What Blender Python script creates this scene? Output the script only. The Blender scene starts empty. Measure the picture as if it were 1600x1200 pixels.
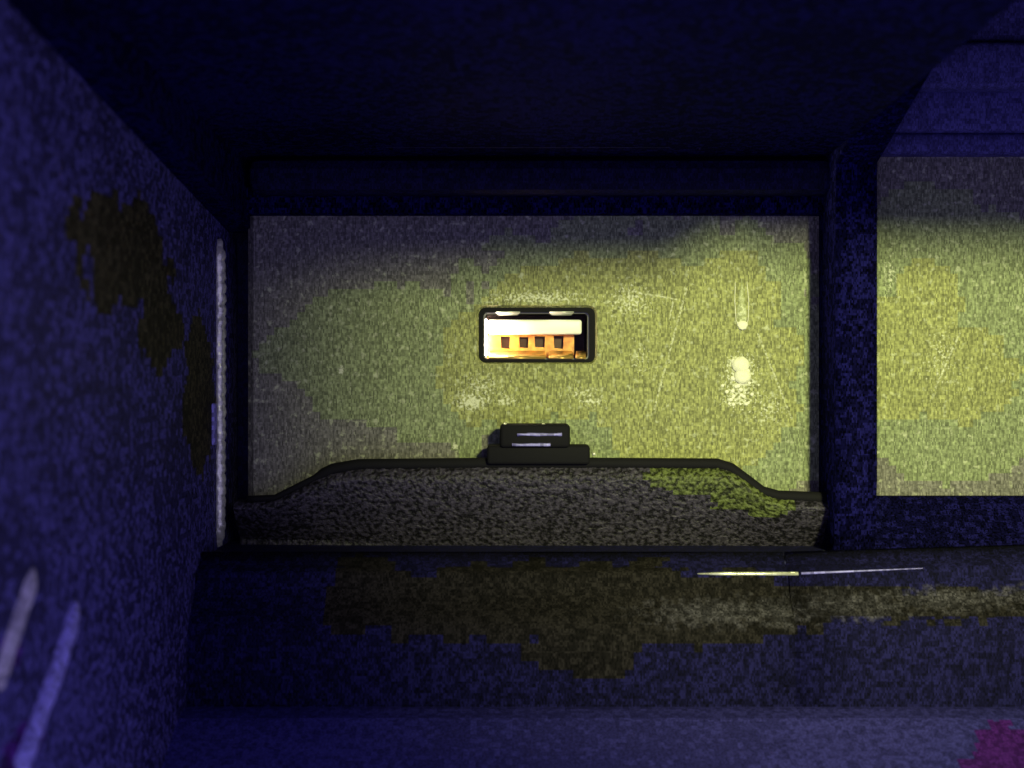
import bpy, bmesh, math, random
from mathutils import Vector, noise
C = bpy.context.scene
MM = 0.001
# ------------------------------------------------------------------ camera
D, K, VX, VY = 170.0, 0.0775, 800, 560        # mm to the back panel, mm per photo pixel there, camera axis
cd = bpy.data.cameras.new('camera'); cam = bpy.data.objects.new('camera', cd)
C.collection.objects.link(cam); C.camera = cam
cam.location = (0, -D*MM, 0); cam.rotation_euler = (math.radians(90), 0, 0)
cd.sensor_width = 36; cd.lens = 36*D/(1600*K); cd.shift_y = -40/1600
cd.dof.use_dof = True; cd.dof.focus_distance = D*MM; cd.dof.aperture_fstop = 36
cd.clip_start = 0.002; cd.clip_end = 50
# ------------------------------------------------------------------ world: dim blue night ambience
W = bpy.data.worlds.new('World'); C.world = W; W.use_nodes = True
bg = W.node_tree.nodes['Background']
bg.inputs['Color'].default_value = (0.50, 0.46, 1.0, 1); bg.inputs['Strength'].default_value = 0.62
C.view_settings.view_transform = 'Standard'; C.view_settings.look = 'None'
C.view_settings.exposure = 0; C.view_settings.gamma = 1
# ------------------------------------------------------------------ lamps
def aim(o, target):
    o.rotation_euler = (Vector(target)-o.location).to_track_quat('-Z', 'Y').to_euler()
ld = bpy.data.lights.new('torch_lamp', 'SPOT'); lamp = bpy.data.objects.new('torch_lamp', ld)
C.collection.objects.link(lamp)
lamp.location = (0.080, -0.270, 0.066)
aim(lamp, (0.038, 0.0, -0.004))
ld.energy = 4.3; ld.color = (0.95, 1.0, 0.39); ld.spot_size = math.radians(28); ld.spot_blend = 1.0
ld.shadow_soft_size = 0.010
fd = bpy.data.lights.new('night_glow', 'AREA'); glow = bpy.data.objects.new('night_glow', fd)
C.collection.objects.link(glow); glow.location = (-0.02, -0.42, 0.03); aim(glow, (0, 0, 0))
fd.size = 0.16; fd.energy = 0.03; fd.color = (0.5, 0.46, 1.0)  # added fill from behind the camera, lifts the recess
# ------------------------------------------------------------------ helpers
def P(px, py, y=0.0):
    f = (D+y)/D
    return Vector(((px-VX)*K*f, y, (VY-py)*K*f))*MM
def V(x, y, z): return Vector((x, y, z))*MM
def link(o, parent=None):
    C.collection.objects.link(o); o.parent = parent; return o
def obj(name, bm, m, parent=None, smooth=False, label=None):
    bmesh.ops.recalc_face_normals(bm, faces=bm.faces[:])
    me = bpy.data.meshes.new(name); bm.to_mesh(me); bm.free()
    me.materials.append(m)
    if smooth:
        for p in me.polygons: p.use_smooth = True
    o = link(bpy.data.objects.new(name, me), parent)
    if label: o['label'] = label
    return o
def thing(name, label, cat, loc):
    o = link(bpy.data.objects.new(name, None)); o.empty_display_size = .005
    o['label'] = label; o['category'] = cat
    return o
def hexa(bm, pts):                      # 8 corners: bottom ring, top ring
    v = [bm.verts.new(p) for p in pts]
    for f in ((0,1,2,3), (7,6,5,4), (0,4,5,1), (1,5,6,2), (2,6,7,3), (3,7,4,0)):
        bm.faces.new([v[i] for i in f])
    return v
def box(bm, x0, x1, y0, y1, z0, z1, bev=0, seg=2):
    b = bmesh.new()
    hexa(b, [V(x0,y0,z0), V(x1,y0,z0), V(x1,y1,z0), V(x0,y1,z0), V(x0,y0,z1), V(x1,y0,z1), V(x1,y1,z1), V(x0,y1,z1)])
    if bev: bmesh.ops.bevel(b, geom=b.edges[:], offset=bev*MM, segments=seg, affect='EDGES', profile=.5)
    me = bpy.data.meshes.new('tmp'); b.to_mesh(me); b.free(); bm.from_mesh(me); bpy.data.meshes.remove(me)
    return bm
def prism_x(bm, prof, x0, x1, bev=0, seg=2, sub=1, fn=None):   # profile of (y, z) carried along x
    rows = []
    for i in range(sub+1):
        x = x0+(x1-x0)*i/sub
        rows.append([bm.verts.new(V(*(fn(x,y,z) if fn else (x,y,z)))) for y, z in prof])
    n = len(prof)
    for a, b in zip(rows, rows[1:]):
        for j in range(n): bm.faces.new((a[j], a[(j+1)%n], b[(j+1)%n], b[j]))
    bm.faces.new(rows[0]); bm.faces.new(rows[-1][::-1])
    if bev:
        es = [e for e in bm.edges if len(e.link_faces) == 2 and e.calc_face_angle(0) > .25]
        bmesh.ops.bevel(bm, geom=es, offset=bev*MM, segments=seg, affect='EDGES', profile=.5)
    return bm
def rrect(x0, x1, z0, z1, r, n=5):
    out = []
    for cx, cz, a0 in ((x1-r, z1-r, 0), (x0+r, z1-r, 90), (x0+r, z0+r, 180), (x1-r, z0+r, 270)):
        for i in range(n+1):
            a = math.radians(a0+90*i/n); out.append((cx+r*math.cos(a), cz+r*math.sin(a)))
    return out
def loop(bm, pts, y):
    vs = [bm.verts.new(V(x, y, z)) for x, z in pts]
    return vs, [bm.edges.new((vs[i], vs[(i+1) % len(vs)])) for i in range(len(vs))]
def bridge(bm, a, b):
    n = len(a)
    for i in range(n): bm.faces.new((a[i], a[(i+1)%n], b[(i+1)%n], b[i]))
def plate(bm, outer, holes, y):         # flat sheet with holes
    o, e = loop(bm, outer, y); hs = []; es = list(e)
    for h in holes:
        hv, he = loop(bm, h, y); hs.append(hv); es += he
    bmesh.ops.triangle_fill(bm, use_beauty=True, use_dissolve=False, edges=es)
    return o, hs
def tube(bm, path, rad, n=12, jit=0, seed=0):
    rng = random.Random(seed); rings = []
    for i, p in enumerate(path):
        t = (path[min(i+1, len(path)-1)]-path[max(i-1, 0)]).normalized()
        u = t.cross(Vector((0, 1, 0))).normalized(); w = t.cross(u)
        r = (rad(i/(len(path)-1)) if callable(rad) else rad)*MM
        rings.append([bm.verts.new(p+(u*math.cos(6.28318*k/n)+w*math.sin(6.28318*k/n))*r*(1+jit*rng.uniform(-1, 1))) for k in range(n)])
    for a, b in zip(rings, rings[1:]): bridge(bm, a, b)
    bm.faces.new(rings[0]); bm.faces.new(rings[-1][::-1])
    return bm
def X(px, y=0): return P(px, 0, y).x/MM
def Z(py, y=0): return P(0, py, y).z/MM
# ------------------------------------------------------------------ materials
class NT:
    def __init__(s, name):
        s.m = bpy.data.materials.new(name); s.m.use_nodes = True; s.t = s.m.node_tree
        s.b = s.t.nodes['Principled BSDF']; s.co = s.n('ShaderNodeTexCoord').outputs['Object']
    def n(s, kind, **kw):
        q = s.t.nodes.new(kind)
        for k, v in kw.items(): setattr(q, k, v)
        return q
    def put(s, sock, v):
        if hasattr(v, 'is_output'): s.t.links.new(v, sock)
        else: sock.default_value = v
    def vm(s, op, a, b=None):
        q = s.n('ShaderNodeVectorMath', operation=op); s.put(q.inputs[0], a)
        if b is not None: s.put(q.inputs[1], b)
        return q.outputs['Value' if op in ('LENGTH',) else 'Vector']
    def ma(s, op, a, b=0.0, clamp=False):
        q = s.n('ShaderNodeMath', operation=op, use_clamp=clamp); s.put(q.inputs[0], a); s.put(q.inputs[1], b); return q.outputs[0]
    def mix(s, f, a, b):
        q = s.n('ShaderNodeMix', data_type='RGBA'); s.put(q.inputs['Factor'], f)
        s.put(q.inputs[6], a if hasattr(a, 'is_output') else (*a, 1)); s.put(q.inputs[7], b if hasattr(b, 'is_output') else (*b, 1)); return q.outputs[2]
    def mul(s, a, f):
        q = s.n('ShaderNodeMix', data_type='RGBA', blend_type='MULTIPLY'); q.inputs['Factor'].default_value = 1
        s.put(q.inputs[6], a); s.put(q.inputs[7], f); return q.outputs[2]
    def snap(s, step): return s.vm('SNAP', s.vm('ADD', s.co, (.5003, .5003, .5003)), tuple(v*MM for v in step))
    def white(s, step):
        q = s.n('ShaderNodeTexWhiteNoise', noise_dimensions='3D'); s.put(q.inputs['Vector'], s.snap(step)); return q.outputs['Value']
    def noise(s, scale, detail=3, vec=None):
        q = s.n('ShaderNodeTexNoise'); s.put(q.inputs['Vector'], vec or s.co); q.inputs['Scale'].default_value = scale; q.inputs['Detail'].default_value = detail
        return q.outputs['Fac']
    def rng(s, v, a, b, c, d):
        q = s.n('ShaderNodeMapRange'); s.put(q.inputs[0], v)
        for i, w in enumerate((a, b, c, d)): q.inputs[i+1].default_value = w
        return q.outputs[0]
    def blobs(s, ells, step=.93, rough=.8):     # patches with crumbly edges: (centre mm, radii mm)
        base = s.vm('SUBTRACT', s.snap((step,)*3), (.5003, .5003, .5003))
        d = None
        for c, r in ells:
            q = s.vm('LENGTH', s.vm('DIVIDE', s.vm('SUBTRACT', base, tuple(v*MM for v in c)), tuple(v*MM for v in r)))
            d = q if d is None else s.ma('MINIMUM', d, q)
        d = s.ma('ADD', d, s.ma('MULTIPLY', s.ma('SUBTRACT', s.noise(190, 4, base), .5), rough*2))
        return s.ma('LESS_THAN', d, 1.0)
    def bump(s, h, dist, strength=1.0):
        q = s.n('ShaderNodeBump'); s.put(q.inputs['Height'], h); q.inputs['Distance'].default_value = dist*MM; q.inputs['Strength'].default_value = strength
        s.t.links.new(q.outputs[0], s.b.inputs['Normal'])
    def done(s, col, rough=.6, spec=.3, metal=0):
        s.put(s.b.inputs['Base Color'], col if hasattr(col, 'is_output') else (*col, 1)); s.put(s.b.inputs['Roughness'], rough)
        s.b.inputs['Specular IOR Level'].default_value = spec; s.b.inputs['Metallic'].default_value = metal
        return s.m
def grey(s, v):
    q = s.n('ShaderNodeCombineColor')
    for i in range(3): s.put(q.inputs[i], v)
    return q.outputs[0]
def px_ell(px, py, rx, ry, y=0, ry_mm=6):
    p = P(px, py, y)/MM; f = (D+y)/D
    return ((p.x, p.y, p.z), (rx*K*f, ry_mm, ry*K*f))

def black_plastic(name, base, patch=None, ells=(), amp=1.0, spec=.25, rough=.65, extra=None, painted_sheen=()):
    s = NT(name); col = s.mix(0, base, base)
    if ells: col = s.mix(s.blobs(ells), col, patch)
    if extra: col = s.mix(s.blobs(extra[0], .62, rough=.9), col, extra[1])
    for c, r, g in painted_sheen:                                    # painted reflection band: greyed places with a soft grainy edge
        d = s.vm('LENGTH', s.vm('DIVIDE', s.vm('SUBTRACT', s.co, tuple(q*MM for q in c)), tuple(q*MM for q in r)))
        e = s.ma('ADD', s.ma('SUBTRACT', 1.0, d), s.ma('MULTIPLY', s.ma('SUBTRACT', s.noise(1300, 3), .5), 2.2))
        col = s.mix(s.rng(e, 0, .9, 0, 1), col, g)
    w = s.white((.62, .62, .62)); w2 = s.white((.16, .16, .3)); w3 = s.noise(55, 2)
    v = s.ma('ADD', s.ma('MULTIPLY', s.ma('GREATER_THAN', s.ma('ADD', s.ma('MULTIPLY', w, .55), s.ma('MULTIPLY', w3, .9)), .72), .5*amp), 1-.28*amp)
    v = s.ma('MULTIPLY', v, s.rng(w2, 0, 1, 1-.55*amp, 1+.55*amp))
    col = s.mul(col, grey(s, v))
    s.bump(s.ma('ADD', s.noise(2600, 2), w2), .05, .5)
    return s.done(col, rough, spec)
NAVY = (.0060, .0054, .052)
M = {}
M['shell'] = black_plastic('black_plastic', NAVY)
M['dark'] = black_plastic('dark_plastic', (.004, .0036, .040), amp=1.7, spec=.02, rough=.8)
M['header'] = black_plastic('header_plastic', (.0050, .0045, .036), spec=.1)
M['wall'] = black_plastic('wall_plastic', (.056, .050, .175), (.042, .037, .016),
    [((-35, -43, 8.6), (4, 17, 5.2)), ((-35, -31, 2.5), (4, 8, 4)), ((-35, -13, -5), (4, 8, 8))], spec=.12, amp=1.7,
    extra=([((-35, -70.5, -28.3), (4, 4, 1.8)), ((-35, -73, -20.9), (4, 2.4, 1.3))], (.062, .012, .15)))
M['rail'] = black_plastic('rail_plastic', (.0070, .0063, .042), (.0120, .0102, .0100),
    painted_sheen=[(*px_ell(1120, 956, 140, 24, -17, 12), (.046, .042, .052)), (*px_ell(1215, 955, 55, 25, -17, 12), (.046, .042, .052)), (*px_ell(1330, 946, 120, 23, -17, 12), (.046, .042, .052)), (*px_ell(1480, 938, 140, 20, -17, 12), (.046, .042, .052)), (*px_ell(1600, 931, 90, 17, -17, 12), (.046, .042, .052))], spec=.1, rough=.85, amp=1.3, ells=[px_ell(900, 950, 400, 60, -17, 12), px_ell(560, 940, 60, 60, -17, 12), px_ell(1300, 950, 330, 22, -17, 12), px_ell(900, 1020, 90, 45, -19, 12)])
M['slat'] = black_plastic('slat_plastic', (.068, .062, .235), amp=.7, spec=.1)
M['lower'] = black_plastic('lower_plastic', (.040, .036, .19), None, (), .75, spec=.1,
    extra=([px_ell(1585, 1182, 70, 30, -28, 15), px_ell(1540, 1194, 55, 14, -28, 15), px_ell(30, 1185, 28, 25, -28, 15)], (.062, .012, .15)))

def panel_mat(name, ells, inner, scuffs=(), lines=()):
    s = NT(name)
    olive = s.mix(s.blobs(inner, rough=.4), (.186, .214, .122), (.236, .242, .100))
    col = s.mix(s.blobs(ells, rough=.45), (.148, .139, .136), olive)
    w1 = s.white((.155, .155, .47)); w2 = s.white((.31, .31, .31)); fine = s.noise(2400, 2)
    v = s.ma('MULTIPLY', s.rng(w1, 0, 1, .55, 1.5), s.rng(fine, .3, .7, .65, 1.35))
    v = s.ma('MULTIPLY', v, s.rng(w2, 0, 1, .88, 1.12))
    col = s.mul(col, grey(s, v))
    col = s.mix(s.rng(s.noise(1250, 3), .58, .72, 0, .65), col, (.60, .62, .46))   # pale worn flecks
    spk = s.noise(3000, 3)
    for (c, r, thr) in scuffs:                              # chalky rubbed spots
        d = s.vm('LENGTH', s.vm('DIVIDE', s.vm('SUBTRACT', s.co, tuple(q*MM for q in c)), tuple(q*MM for q in r)))
        e = s.ma('ADD', s.ma('SUBTRACT', 1.0, d), s.ma('MULTIPLY', s.ma('SUBTRACT', spk, .5), 4.2))
        col = s.mix(s.rng(e, thr, thr+.6, 0, .75), col, (.75, .75, .62))
    for (a, b, wd) in lines:                                # dotted hairline scratches
        ax, az = a; bx, bz = b; L = math.hypot(bx-ax, bz-az); tx, tz = (bx-ax)/L, (bz-az)/L
        q = s.n('ShaderNodeSeparateXYZ'); s.put(q.inputs[0], s.vm('SUBTRACT', s.co, (ax*MM, 0, az*MM)))
        al = s.ma('ADD', s.ma('MULTIPLY', q.outputs[0], tx), s.ma('MULTIPLY', q.outputs[2], tz))
        ac = s.ma('ABSOLUTE', s.ma('ADD', s.ma('MULTIPLY', q.outputs[0], -tz), s.ma('MULTIPLY', q.outputs[2], tx)))
        f = s.ma('MULTIPLY', s.ma('LESS_THAN', ac, wd*MM), s.ma('MULTIPLY', s.ma('GREATER_THAN', al, 0), s.ma('LESS_THAN', al, L*MM)))
        f = s.ma('MULTIPLY', f, s.rng(spk, .42, .6, 0, .6))
        col = s.mix(f, col, (.72, .72, .58))
    s.bump(s.ma('ADD', s.noise(2200, 3), w1), .07, .6)
    return s.done(col, .62, .3)
def E2(px, py, rx, ry): p = P(px, py)/MM; return ((p.x, 0, p.z), (rx*K, 9, ry*K))
def S2(px, py, rx, ry, thr): return (*E2(px, py, rx, ry), thr)
def L2(ax, ay, bx, by, w): a = P(ax, ay)/MM; b = P(bx, by)/MM; return ((a.x, a.z), (b.x, b.z), w)
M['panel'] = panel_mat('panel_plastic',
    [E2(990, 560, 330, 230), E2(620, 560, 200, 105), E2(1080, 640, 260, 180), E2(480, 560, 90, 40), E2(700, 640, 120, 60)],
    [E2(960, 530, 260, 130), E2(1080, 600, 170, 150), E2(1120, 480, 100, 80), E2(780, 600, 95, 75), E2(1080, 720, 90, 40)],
    [S2(752, 605, 60, 40, .75), S2(738, 628, 26, 14, .1), S2(790, 626, 26, 12, .5), S2(905, 615, 60, 20, .8), S2(925, 628, 24, 12, .5), S2(1158, 600, 44, 50, .6), S2(1156, 575, 22, 20, .1), S2(1150, 625, 30, 14, .4), S2(985, 470, 60, 45, .7), S2(840, 465, 110, 16, .5), S2(1200, 640, 60, 70, .9),
     S2(533, 578, 3, 4, -.6), S2(711, 697, 3, 3, -.6), S2(1000, 560, 40, 80, 1.0)],
    [L2(1073, 450, 1022, 640, .12), L2(1052, 470, 1046, 500, .1), L2(1184, 520, 1235, 650, .12), L2(985, 455, 1070, 470, .1)])
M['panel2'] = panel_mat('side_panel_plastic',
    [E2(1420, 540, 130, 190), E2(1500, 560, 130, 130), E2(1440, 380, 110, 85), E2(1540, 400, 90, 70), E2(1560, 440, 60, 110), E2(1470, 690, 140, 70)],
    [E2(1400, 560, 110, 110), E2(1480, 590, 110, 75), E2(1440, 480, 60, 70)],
    [S2(1470, 560, 60, 110, 1.0), S2(1390, 430, 20, 70, .8)], [L2(1500, 520, 1460, 610, .12)])

s = NT('mat_rubber')
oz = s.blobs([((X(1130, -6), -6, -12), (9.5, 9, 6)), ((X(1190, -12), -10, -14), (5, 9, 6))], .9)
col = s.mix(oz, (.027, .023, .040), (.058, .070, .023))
n = s.noise(1900, 2)
col = s.mul(col, grey(s, s.rng(n, .40, .60, .25, 2.0)))
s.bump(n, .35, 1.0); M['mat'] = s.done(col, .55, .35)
s = NT('black_rubber'); s.bump(s.noise(1800, 2), .05, .5); M['rubber'] = s.done((.007, .0065, .010), .8, .15)
s = NT('silver_trim'); w = s.white((.5, .5, .3)); q = s.mul(s.mix(0, (.92, .90, .74), (.92, .90, .74)), grey(s, s.rng(w, 0, 1, .7, 1.1)))
s.bump(s.ma('ADD', s.noise(1400, 2), w), .1, .6); M['silver'] = s.done(q, .28, .6, .45)
s = NT('gloss_plastic'); s.bump(s.noise(1500, 2), .1, .5); M['gloss'] = s.done(s.mul(s.mix(0, (.30, .27, .72), (.1, .1, .1)), grey(s, s.rng(s.white((.4, .4, .5)), 0, 1, .5, 1.4))), .45, .5)
s = NT('grey_strip'); w = s.white((.16, .16, .3)); s.bump(s.ma('ADD', s.noise(1500, 3), w), .3, .8); M['strip'] = s.done(s.mul(s.mix(0, (.045, .042, .055), (.1, .1, .1)), grey(s, s.rng(s.noise(900, 3), .35, .65, .3, 1.6))), .6, .3)
s = NT('worn_bead'); w = s.white((.5, .5, .5)); s.bump(s.noise(1500, 2), .15, .6); M['bead'] = s.done(s.mul(s.mix(0, (.5, .46, .56), (.1, .1, .1)), grey(s, s.rng(w, 0, 1, .4, 1.3))), .45, .5)  # pale colour stands for the highlight on the frame edge
s = NT('port_metal'); s.bump(s.noise(900, 2), .02, .4); M['metal'] = s.done((.13, .13, .12), .3, .5, .8)
s = NT('chrome'); M['chrome'] = s.done((.85, .85, .85), .3, .5, .6)
s = NT('white_plastic'); s.bump(s.noise(900, 2), .02, .3); M['white'] = s.done((.88, .88, .86), .4, .4)
s = NT('amber_plastic'); M['amber'] = s.done(s.mix(s.rng(s.noise(900, 2), .35, .65, 0, 1), (.50, .16, .02), (.72, .34, .05)), .35, .5)
s = NT('contact_metal'); M['contact'] = s.done(s.mix(s.noise(1200), (.018, .005, .004), (.05, .016, .01)), .4, .4, .3)
s = NT('brass'); s.bump(s.noise(1300, 2), .05, .5); M['brass'] = s.done((.95, .60, .20), .3, .5, .8)
s = NT('dried_drip'); n = s.noise(1700, 3); s.bump(n, .2, 1); M['drip'] = s.done(s.mix(s.rng(n, .4, .62, 0, 1), (.27, .29, .13), (.52, .54, .36)), .4, .5)
s = NT('chalk'); s.bump(s.noise(1700, 3), .2, .8); M['chalk'] = s.done((.80, .78, .66), .5, .4)

# ------------------------------------------------------------------ the console
con = thing('storage_console', 'dark plastic storage console with lit olive grey back panels, a port and a divider post', 'console', (0,0,0))
# body that closes everything off behind
bm = bmesh.new(); box(bm, -60, 95, 13, 18, -60, 70); obj('rear_shell', bm, M['dark'], con)
# main back panel with a chamfered port opening and chamfered sides
bm = bmesh.new()
x0, x1, z0, z1 = X(396), X(1259), Z(800), Z(330)
hole = rrect(X(744), X(933), Z(569), Z(477), 1.0)
o, hs = plate(bm, [(x0, z0), (x1, z0), (x1, z1), (x0, z1)], [hole], 0)
l2, _ = loop(bm, [(X(386), z0-.5), (X(1285), z0-.5), (X(1285), z1+.6), (X(386), z1+.6)], .7); bridge(bm, o, l2)
l3, _ = loop(bm, [(X(386), z0-.5), (X(1285), z0-.5), (X(1285), z1+.6), (X(386), z1+.6)], 9); bridge(bm, l2, l3)
h2, _ = loop(bm, rrect(X(748), X(930), Z(566.5), Z(480.5), .8), .5); bridge(bm, hs[0], h2)
h3, _ = loop(bm, rrect(X(747.7), X(930.3), Z(566.8), Z(480.2), .8), 1.1); bridge(bm, h2, h3)
h4, _ = loop(bm, rrect(X(747.7), X(930.3), Z(566.8), Z(480.2), .8), 11); bridge(bm, h3, h4)
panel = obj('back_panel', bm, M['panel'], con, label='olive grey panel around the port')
# drip with a raised outline and chalky blob to the right of the port
bm = bmesh.new()
ring = [(1149, 440), (1148, 470), (1150, 500), (1156, 512), (1164, 512), (1169, 500), (1170, 470), (1167, 440)]
path = []
for (a, b), (c, d) in zip(ring, ring[1:]):
    for t in (0, .25, .5, .75): path.append(P(a+(c-a)*t, b+(d-b)*t, -.03))
path.append(P(*ring[-1], -.03))
tube(bm, path, lambda t: .05+.30*max(0, 1-abs(t-.5)*6), 8, .45, 3); obj('drip_mark', bm, M['chalk'], panel, True)
bm = bmesh.new(); mt = bmesh.ops.create_uvsphere(bm, u_segments=24, v_segments=24, radius=.8*MM)
for v in mt['verts']:
    q = v.co/(.8*MM); w_ = .62+.38*max(-1, min(1, -q.z*1.3)); jit = 1+.10*noise.noise(q*4)
    v.co = Vector((q.x*.80*w_*jit, q.y*.16, q.z*3.1))*MM+P(1159, 474, .02)
obj('drip_mark', bm, M['drip'], panel, True)
bm = bmesh.new(); mt = bmesh.ops.create_icosphere(bm, subdivisions=3, radius=.62*MM)
for v in mt['verts']: v.co = Vector((v.co.x*1.1, v.co.y*.4, v.co.z*.8))+P(1160, 507, 0)
obj('drip_tip', bm, M['chalk'], panel, True)
bm = bmesh.new(); rng = random.Random(5)
for i in range(60):
    t = rng.random()**.8; px = 1157+rng.gauss(0, 4+12*t); py = 560+t*72; r = rng.uniform(.10, .34)*(1.25-.6*t)
    if i == 0: px, py, r = 1157, 570, 1.05
    if i == 1: px, py, r = 1160, 588, 1.0
    mt = bmesh.ops.create_icosphere(bm, subdivisions=2, radius=r*MM)
    for v in mt['verts']: v.co = Vector((v.co.x*1.1, v.co.y*.35, v.co.z))+P(px, py, 0)
obj('paint_blob', bm, M['chalk'], panel, True)
# second panel right of the divider
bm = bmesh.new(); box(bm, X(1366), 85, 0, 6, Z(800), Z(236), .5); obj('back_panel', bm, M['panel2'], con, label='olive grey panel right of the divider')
# left wall, flush with the groove beside the panel
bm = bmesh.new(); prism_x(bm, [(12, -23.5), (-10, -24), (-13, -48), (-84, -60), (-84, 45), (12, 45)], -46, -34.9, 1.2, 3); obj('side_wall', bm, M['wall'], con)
bm = bmesh.new(); box(bm, -34.8, -31.5, 8, 12.5, -22, 24); obj('groove_floor', bm, M['shell'], con)
# hood: sloping thick ceiling
zb, zf = Z(338), 27.0
bm = bmesh.new(); prism_x(bm, [(12, Z(240, -6)), (-6, Z(240, -6)), (-80, zf), (-84, zf+3), (-84, 52), (12, 52)], -34.85, 37.2, .6); obj('ceiling', bm, M['dark'], con)
bm = bmesh.new(); prism_x(bm, [(3, 15.5), (-3.5, 16.3), (-66, 23.9), (-84, 26.2), (-84, 34), (3, 34)], -36, -31.8, .7, 3); obj('corner_rail', bm, M['dark'], con)
def bar(name, py0, py1, y0, y1, x0, x1, m, bev=.3, rot=0):
    bm = bmesh.new(); box(bm, x0, x1, y0, y1, Z(py1, y0), Z(py0, y0), bev); return obj(name, bm, m, con)
bar('header_back', 290, 335, -1.8, 8, X(360), X(1310), M['dark'], .7)
bar('header_strip', 245, 301, -5.5, 2, X(385, -5.5), X(1310, -5.5), M['header'], 1.4)
bar('header_ridge', 92, 132, -32, -20, X(740, -32), X(1110, -32), M['shell'], .5)
bar('header_ridge', 222, 230, -10, 2, X(600, -10), X(1050, -10), M['shell'], .2)
# divider post, its foot on the floor and its head running out into the hood
bm = bmesh.new()
xa, xb = 37.3, 42.0
prism_x(bm, [(8, -27), (-7, -27), (-8.5, -14), (-8.5, 22.5), (-38, 31.4), (-84, 46), (-84, 60), (8, 60)], xa, xb, 1.1, 4)
obj('divider_post', bm, M['dark'], con, True)
bm = bmesh.new(); tube(bm, [P(1291, y_, -1.2) for y_ in range(330, 790, 20)], .22, 8, .3, 2); obj('divider_bead', bm, M['shell'], con, True)
# header of the right bay, slats stepping forward
for p0, p1, ya in ((207, 241, -2.2), (138, 206, -2.7), (64, 137, -5.6), (-20, 63, -3.7), (-160, -21, -4.2)):
    bm = bmesh.new(); box(bm, 42.1, 95, ya, ya+9, Z(p1, ya), Z(p0, ya), .7, 3); obj('ceiling_slat', bm, M['slat'], con, True)
bm = bmesh.new(); box(bm, 42.1, 90, -84, -64, 29.5, 52); box(bm, 42.1, 90, -63.9, 12, 56, 62); obj('bay_roof', bm, M['dark'], con)  # unseen front box added to shade the panels; rear box closes the bay
bm = bmesh.new(); box(bm, 90, 95, -90, 12, -50, 60); obj('side_wall', bm, M['wall'], con)
# floors
bm = bmesh.new(); box(bm, -36, 37.2, -13, 9, -30, -22.6, .3); obj('tray_floor', bm, M['shell'], con)
bm = bmesh.new(); prism_x(bm, [(9, -16.6), (-1.2, -16.6), (-2.2, -17.1), (-8, -23.2), (-14, -24.5), (-14, -34), (9, -34)], 37.25, 95, .3); obj('tray_floor', bm, M['dark'], con)
# front rail in two lengths with a joint, lip highlight made as pale tubes, and lower panel
def F(py, y): return (y, Z(py, y))
prof = [F(862, -12), F(880, -13.2), F(886, -14), F(891, -14.8), F(899, -15.2), F(915, -15.4), F(932, -16), F(950, -17), F(966, -18.2), F(985, -19), F(1040, -19.3), F(1110, -19.4), (-19.4, -45), (-12, -45)]
xj = X(1238, -17)
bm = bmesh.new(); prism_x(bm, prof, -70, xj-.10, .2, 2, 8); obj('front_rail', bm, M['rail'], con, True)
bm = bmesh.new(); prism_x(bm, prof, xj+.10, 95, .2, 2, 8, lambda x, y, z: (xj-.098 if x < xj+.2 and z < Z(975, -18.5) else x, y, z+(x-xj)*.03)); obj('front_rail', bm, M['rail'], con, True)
xe = X(1249, -15)
bm = bmesh.new(); tube(bm, [P(x, 896.5, -15.1) for x in (1090, 1130, 1190, 1247)], lambda t: .06+.14*min(1, t*3), 10); obj('trim_line', bm, M['silver'], con, True)  # pale tube stands for the highlight along the lip
bm = bmesh.new(); tube(bm, [P(1252+190*t, 896-8*t, -15.1) for t in (0, .3, .6, 1)], lambda t: .14-.10*t, 10); obj('trim_line', bm, M['gloss'], con, True)
bm = bmesh.new(); prism_x(bm, [(-15, -60), (-15, Z(1108, -20)), (-20.5, Z(1108, -20.5)), (-23, Z(1122, -23)), (-42, -46), (-42, -60)], -75, 100, .5, 2); obj('lower_panel', bm, M['lower'], con)
# silver rib on the left wall, beads of the left frame with highlights put into their colour
bm = bmesh.new()
tube(bm, [P(342+1.2*math.sin(y_*.9), y_, -3.5) for y_ in range(374, 856, 5)], lambda t: .78*min(1, .45+t*10, .45+(1-t)*12), 16, .10, 1); obj('edge_rib', bm, M['silver'], con, True)
bm = bmesh.new(); box(bm, -35.5, -34.55, -6.8, -5.4, Z(695, -6), Z(630, -6), .2); obj('clip', bm, M['gloss'], con)  # added block standing for a small side highlight
def on_wall(px, py, out):                # a point on the side wall seen at that height
    f = 450/(800-px); p = P(px, py, D*f-D); p.x += out*MM; return p
bm = bmesh.new(); tube(bm, [on_wall(118-92*t**1.1, 940+265*t, -.15) for t in [i/20 for i in range(21)]], lambda t: .95*min(1, (.15+t*6)**.5), 16, .06, 4); obj('frame_bead', bm, M['gloss'], con, True)
bm = bmesh.new(); tube(bm, [on_wall(52-60*t, 890+180*t, -.15) for t in [i/16 for i in range(17)]], lambda t: .8*min(1, (.15+t*6)**.5), 16, .06, 5); obj('frame_bead', bm, M['bead'], con, True)
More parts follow.
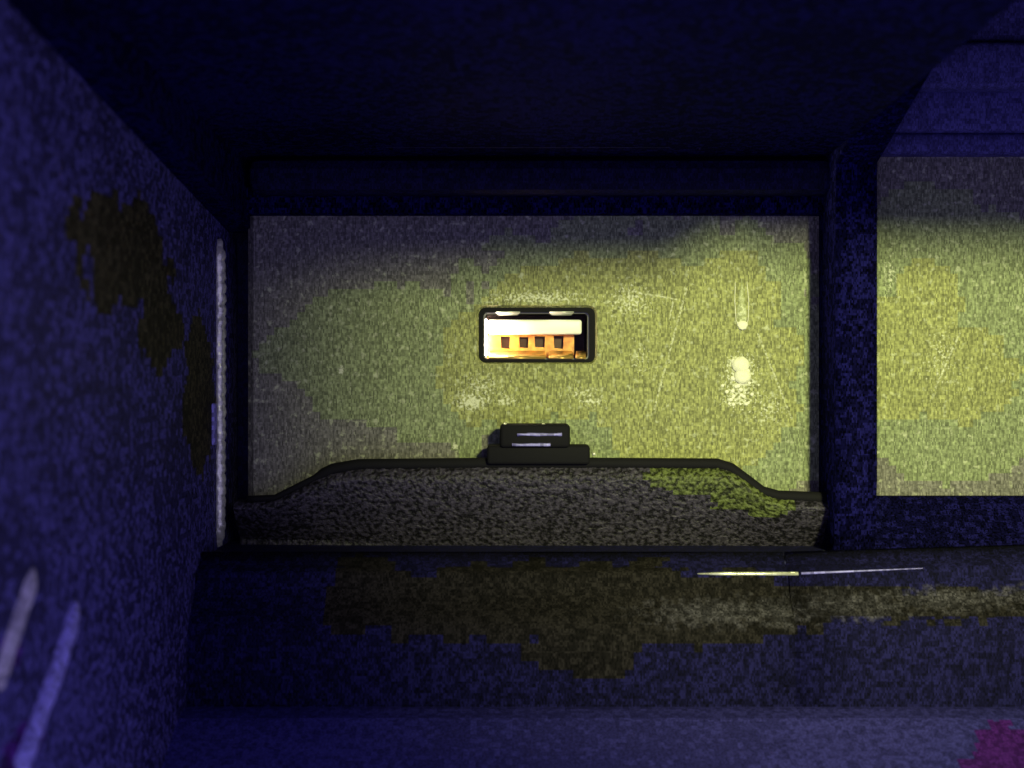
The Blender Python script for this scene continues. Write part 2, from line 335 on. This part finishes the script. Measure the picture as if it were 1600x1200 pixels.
# ------------------------------------------------------------------ the port
bm = bmesh.new()
def sleeve(bm, outer, inner, ya, yb):
    a, _ = loop(bm, outer, ya); b, _ = loop(bm, inner, ya); c, _ = loop(bm, inner, yb); d, _ = loop(bm, outer, yb)
    bridge(bm, a, b); bridge(bm, b, c); bridge(bm, c, d); bridge(bm, d, a)
sleeve(bm, rrect(X(754.5), X(921.5), Z(562), Z(487.5), .6), rrect(X(757.5), X(919), Z(560), Z(489.5), .4), .9, 10)
bz = bmesh.new(); sleeve(bz, rrect(X(748), X(930), Z(566.5), Z(480.5), .8), rrect(X(755.5), X(921), Z(561.5), Z(488), .5), .45, 3)
port = obj('usb_port', bm, M['metal'], con, label='rectangular charging port with white tongue and amber glow')
obj('bezel', bz, M['rubber'], port)  # dark ring stands for the shaded chamfer of the opening
bm = bmesh.new(); box(bm, X(763, 2), X(909, 2), 1.9, 9, Z(522.5, 2), Z(499.5, 2), .3, 3); obj('tongue', bm, M['white'], port, True)
# amber contact carrier with four slots
bm = bmesh.new(); yb = 3.6
slots = [(783, 797, 526, 544), (812, 826, 527, 543), (836, 852, 526, 542), (866, 881, 525, 544)]
o, hs = plate(bm, [(X(757, yb), Z(560, yb)), (X(897, yb), Z(560, yb)), (X(897, yb), Z(523, yb)), (X(757, yb), Z(523, yb))],
              [[(X(a, yb), Z(d_, yb)), (X(b-1, yb), Z(d_+1, yb)), (X(b, yb), Z(c_, yb)), (X(a-1, yb), Z(c_-.6, yb))] for a, b, c_, d_ in slots], yb)
for h in hs:
    e, _ = loop(bm, [(v.co.x/MM, v.co.z/MM) for v in h], yb+1.6); bridge(bm, h, e)
obj('contact_carrier', bm, M['amber'], port)
for a, b, c_, d_ in slots:
    bm = bmesh.new(); box(bm, X(a, 4)-.1, X(b, 4)+.1, yb+.9, yb+2.0, Z(546, 4), Z(524, 4), .12); obj('contact', bm, M['contact'], port)
bm = bmesh.new(); box(bm, X(756), X(922), 9.2, 10.5, Z(562), Z(486)); obj('port_back', bm, M['contact'], port)
# spring fingers of the shell: two above, three below
for a, b in ((775, 813), (858, 897)):
    bm = bmesh.new(); hexa(bm, [P(a, 489, .35), P(b, 489, .35), P(b-4, 493, 2.4), P(a+4, 493, 2.4), P(a, 486.6, .2), P(b, 486.6, .2), P(b-4, 491, 2.6), P(a+4, 491, 2.6)])
    bmesh.ops.bevel(bm, geom=bm.edges[:], offset=.05*MM, segments=2, affect='EDGES'); obj('spring_finger', bm, M['chrome'], port, True)
for a, b in ((764, 853), (857, 896), (899, 916)):
    bm = bmesh.new(); hexa(bm, [P(a, 561, .3), P(b, 561, .3), P(b-1, 552, 2.9), P(a+1, 552, 2.9), P(a, 558, .3), P(b, 558, .3), P(b-1, 548, 2.9), P(a+1, 548, 2.9)])
    bmesh.ops.bevel(bm, geom=bm.edges[:], offset=.05*MM, segments=2, affect='EDGES'); obj('spring_finger', bm, M['brass'], port, True)
q = bpy.data.materials.new('lit_led'); q.use_nodes = True; q.node_tree.nodes['Principled BSDF'].inputs['Emission Color'].default_value = (1, .84, .62, 1)
q.node_tree.nodes['Principled BSDF'].inputs['Emission Strength'].default_value = 150
bm = bmesh.new(); box(bm, X(758), X(760.5), .9, 1.7, Z(556), Z(498), .08); obj('led', bm, q, port)  # added emitter that brightens the tongue and contacts
# ------------------------------------------------------------------ the mat
mat = thing('rubber_mat', 'grey grained rubber mat with a black pull tab, sloping below the port', 'mat', (0,0,0))
cont = [(386, 778), (430, 776), (478, 752), (520, 731), (560, 724), (760, 722), (925, 722), (1120, 723), (1142, 730), (1190, 766), (1215, 773), (1290, 776)]
def top(px):
    for (a, b), (c, d) in zip(cont, cont[1:]):
        if a <= px <= c: return b+(d-b)*(px-a)/(c-a)
    return 778
bm = bmesh.new(); NX, NY = 420, 120; rows = []
for j in range(NY+1):
    t = j/NY; y = -3.6-1.3*math.sin(1.5708*min(1, t/.15))+5.2*max(0, (t-.1)/.9)**1.35 if j else -.4; row = []
    for i in range(NX+1):
        px = 374+(1312-374)*i/NX
        u = i/NX; x = X(px)*(1-.0*t); zt = Z(top(px)+6, -3.6)
        z = zt*(1-t)+Z(866, .2)*t
        h = noise.noise(Vector((x*2.4, z*2.4, 0)))*.20+noise.noise(Vector((x*5.2, z*5.2, 4)))*.12
        row.append(bm.verts.new(V(x, y-h*.7+3.0*(.3+.7*t)*max(0, .35-u)**2/.12, z+h*.6)))
    rows.append(row)
for a, b in zip(rows, rows[1:]):
    for i in range(NX): bm.faces.new((a[i], a[i+1], b[i+1], b[i]))
bot = []
for row in (rows[0], rows[-1]): bot.append([bm.verts.new((v.co.x, v.co.y, -22.6*MM)) for v in row])
for r, b in ((rows[0], bot[0]), (rows[-1], bot[1])):
    for i in range(NX): bm.faces.new((r[i], r[i+1], b[i+1], b[i]))
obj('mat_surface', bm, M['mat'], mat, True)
bm = bmesh.new(); path = []
for (a, b), (c, d) in zip(cont, cont[1:]):
    nseg = max(1, int((c-a)/14))
    for i in range(nseg): path.append(P(a+(c-a)*i/nseg, b+(d-b)*i/nseg+2, -3.4))
path.append(P(1289, 778, -3.4))
tube(bm, path, lambda t: (.68 if t > .12 else .4), 10); obj('edge_bead', bm, M['rubber'], mat, True)
bm = bmesh.new(); box(bm, X(761, -5), X(922, -5), -5, -2, Z(726, -5), Z(696, -5), .35, 2); tab = obj('tab_base', bm, M['rubber'], mat, True)
bm = bmesh.new(); box(bm, X(781, -5.6), X(891, -5.6), -5.6, -2.4, Z(700, -5.6), Z(663, -5.6), .45, 3); tab = obj('pull_tab', bm, M['rubber'], mat, True)
for a, b, yy in ((808, 878, 679), (800, 860, 695)):
    bm = bmesh.new(); tube(bm, [P(a+(b-a)*i/8, yy, -5.65) for i in range(9)], .17, 8, .35, a); obj('tab_ridge', bm, M['gloss'], tab, True)
for a, b in ((789, 663), (849, 664), (928, 709)):
    bm = bmesh.new(); bmesh.ops.create_icosphere(bm, subdivisions=2, radius=.24*MM)
    for v in bm.verts: v.co += P(a, b, -5.0 if b < 700 else -3.6)
    obj('tab_nib', bm, M['silver'], tab, True)
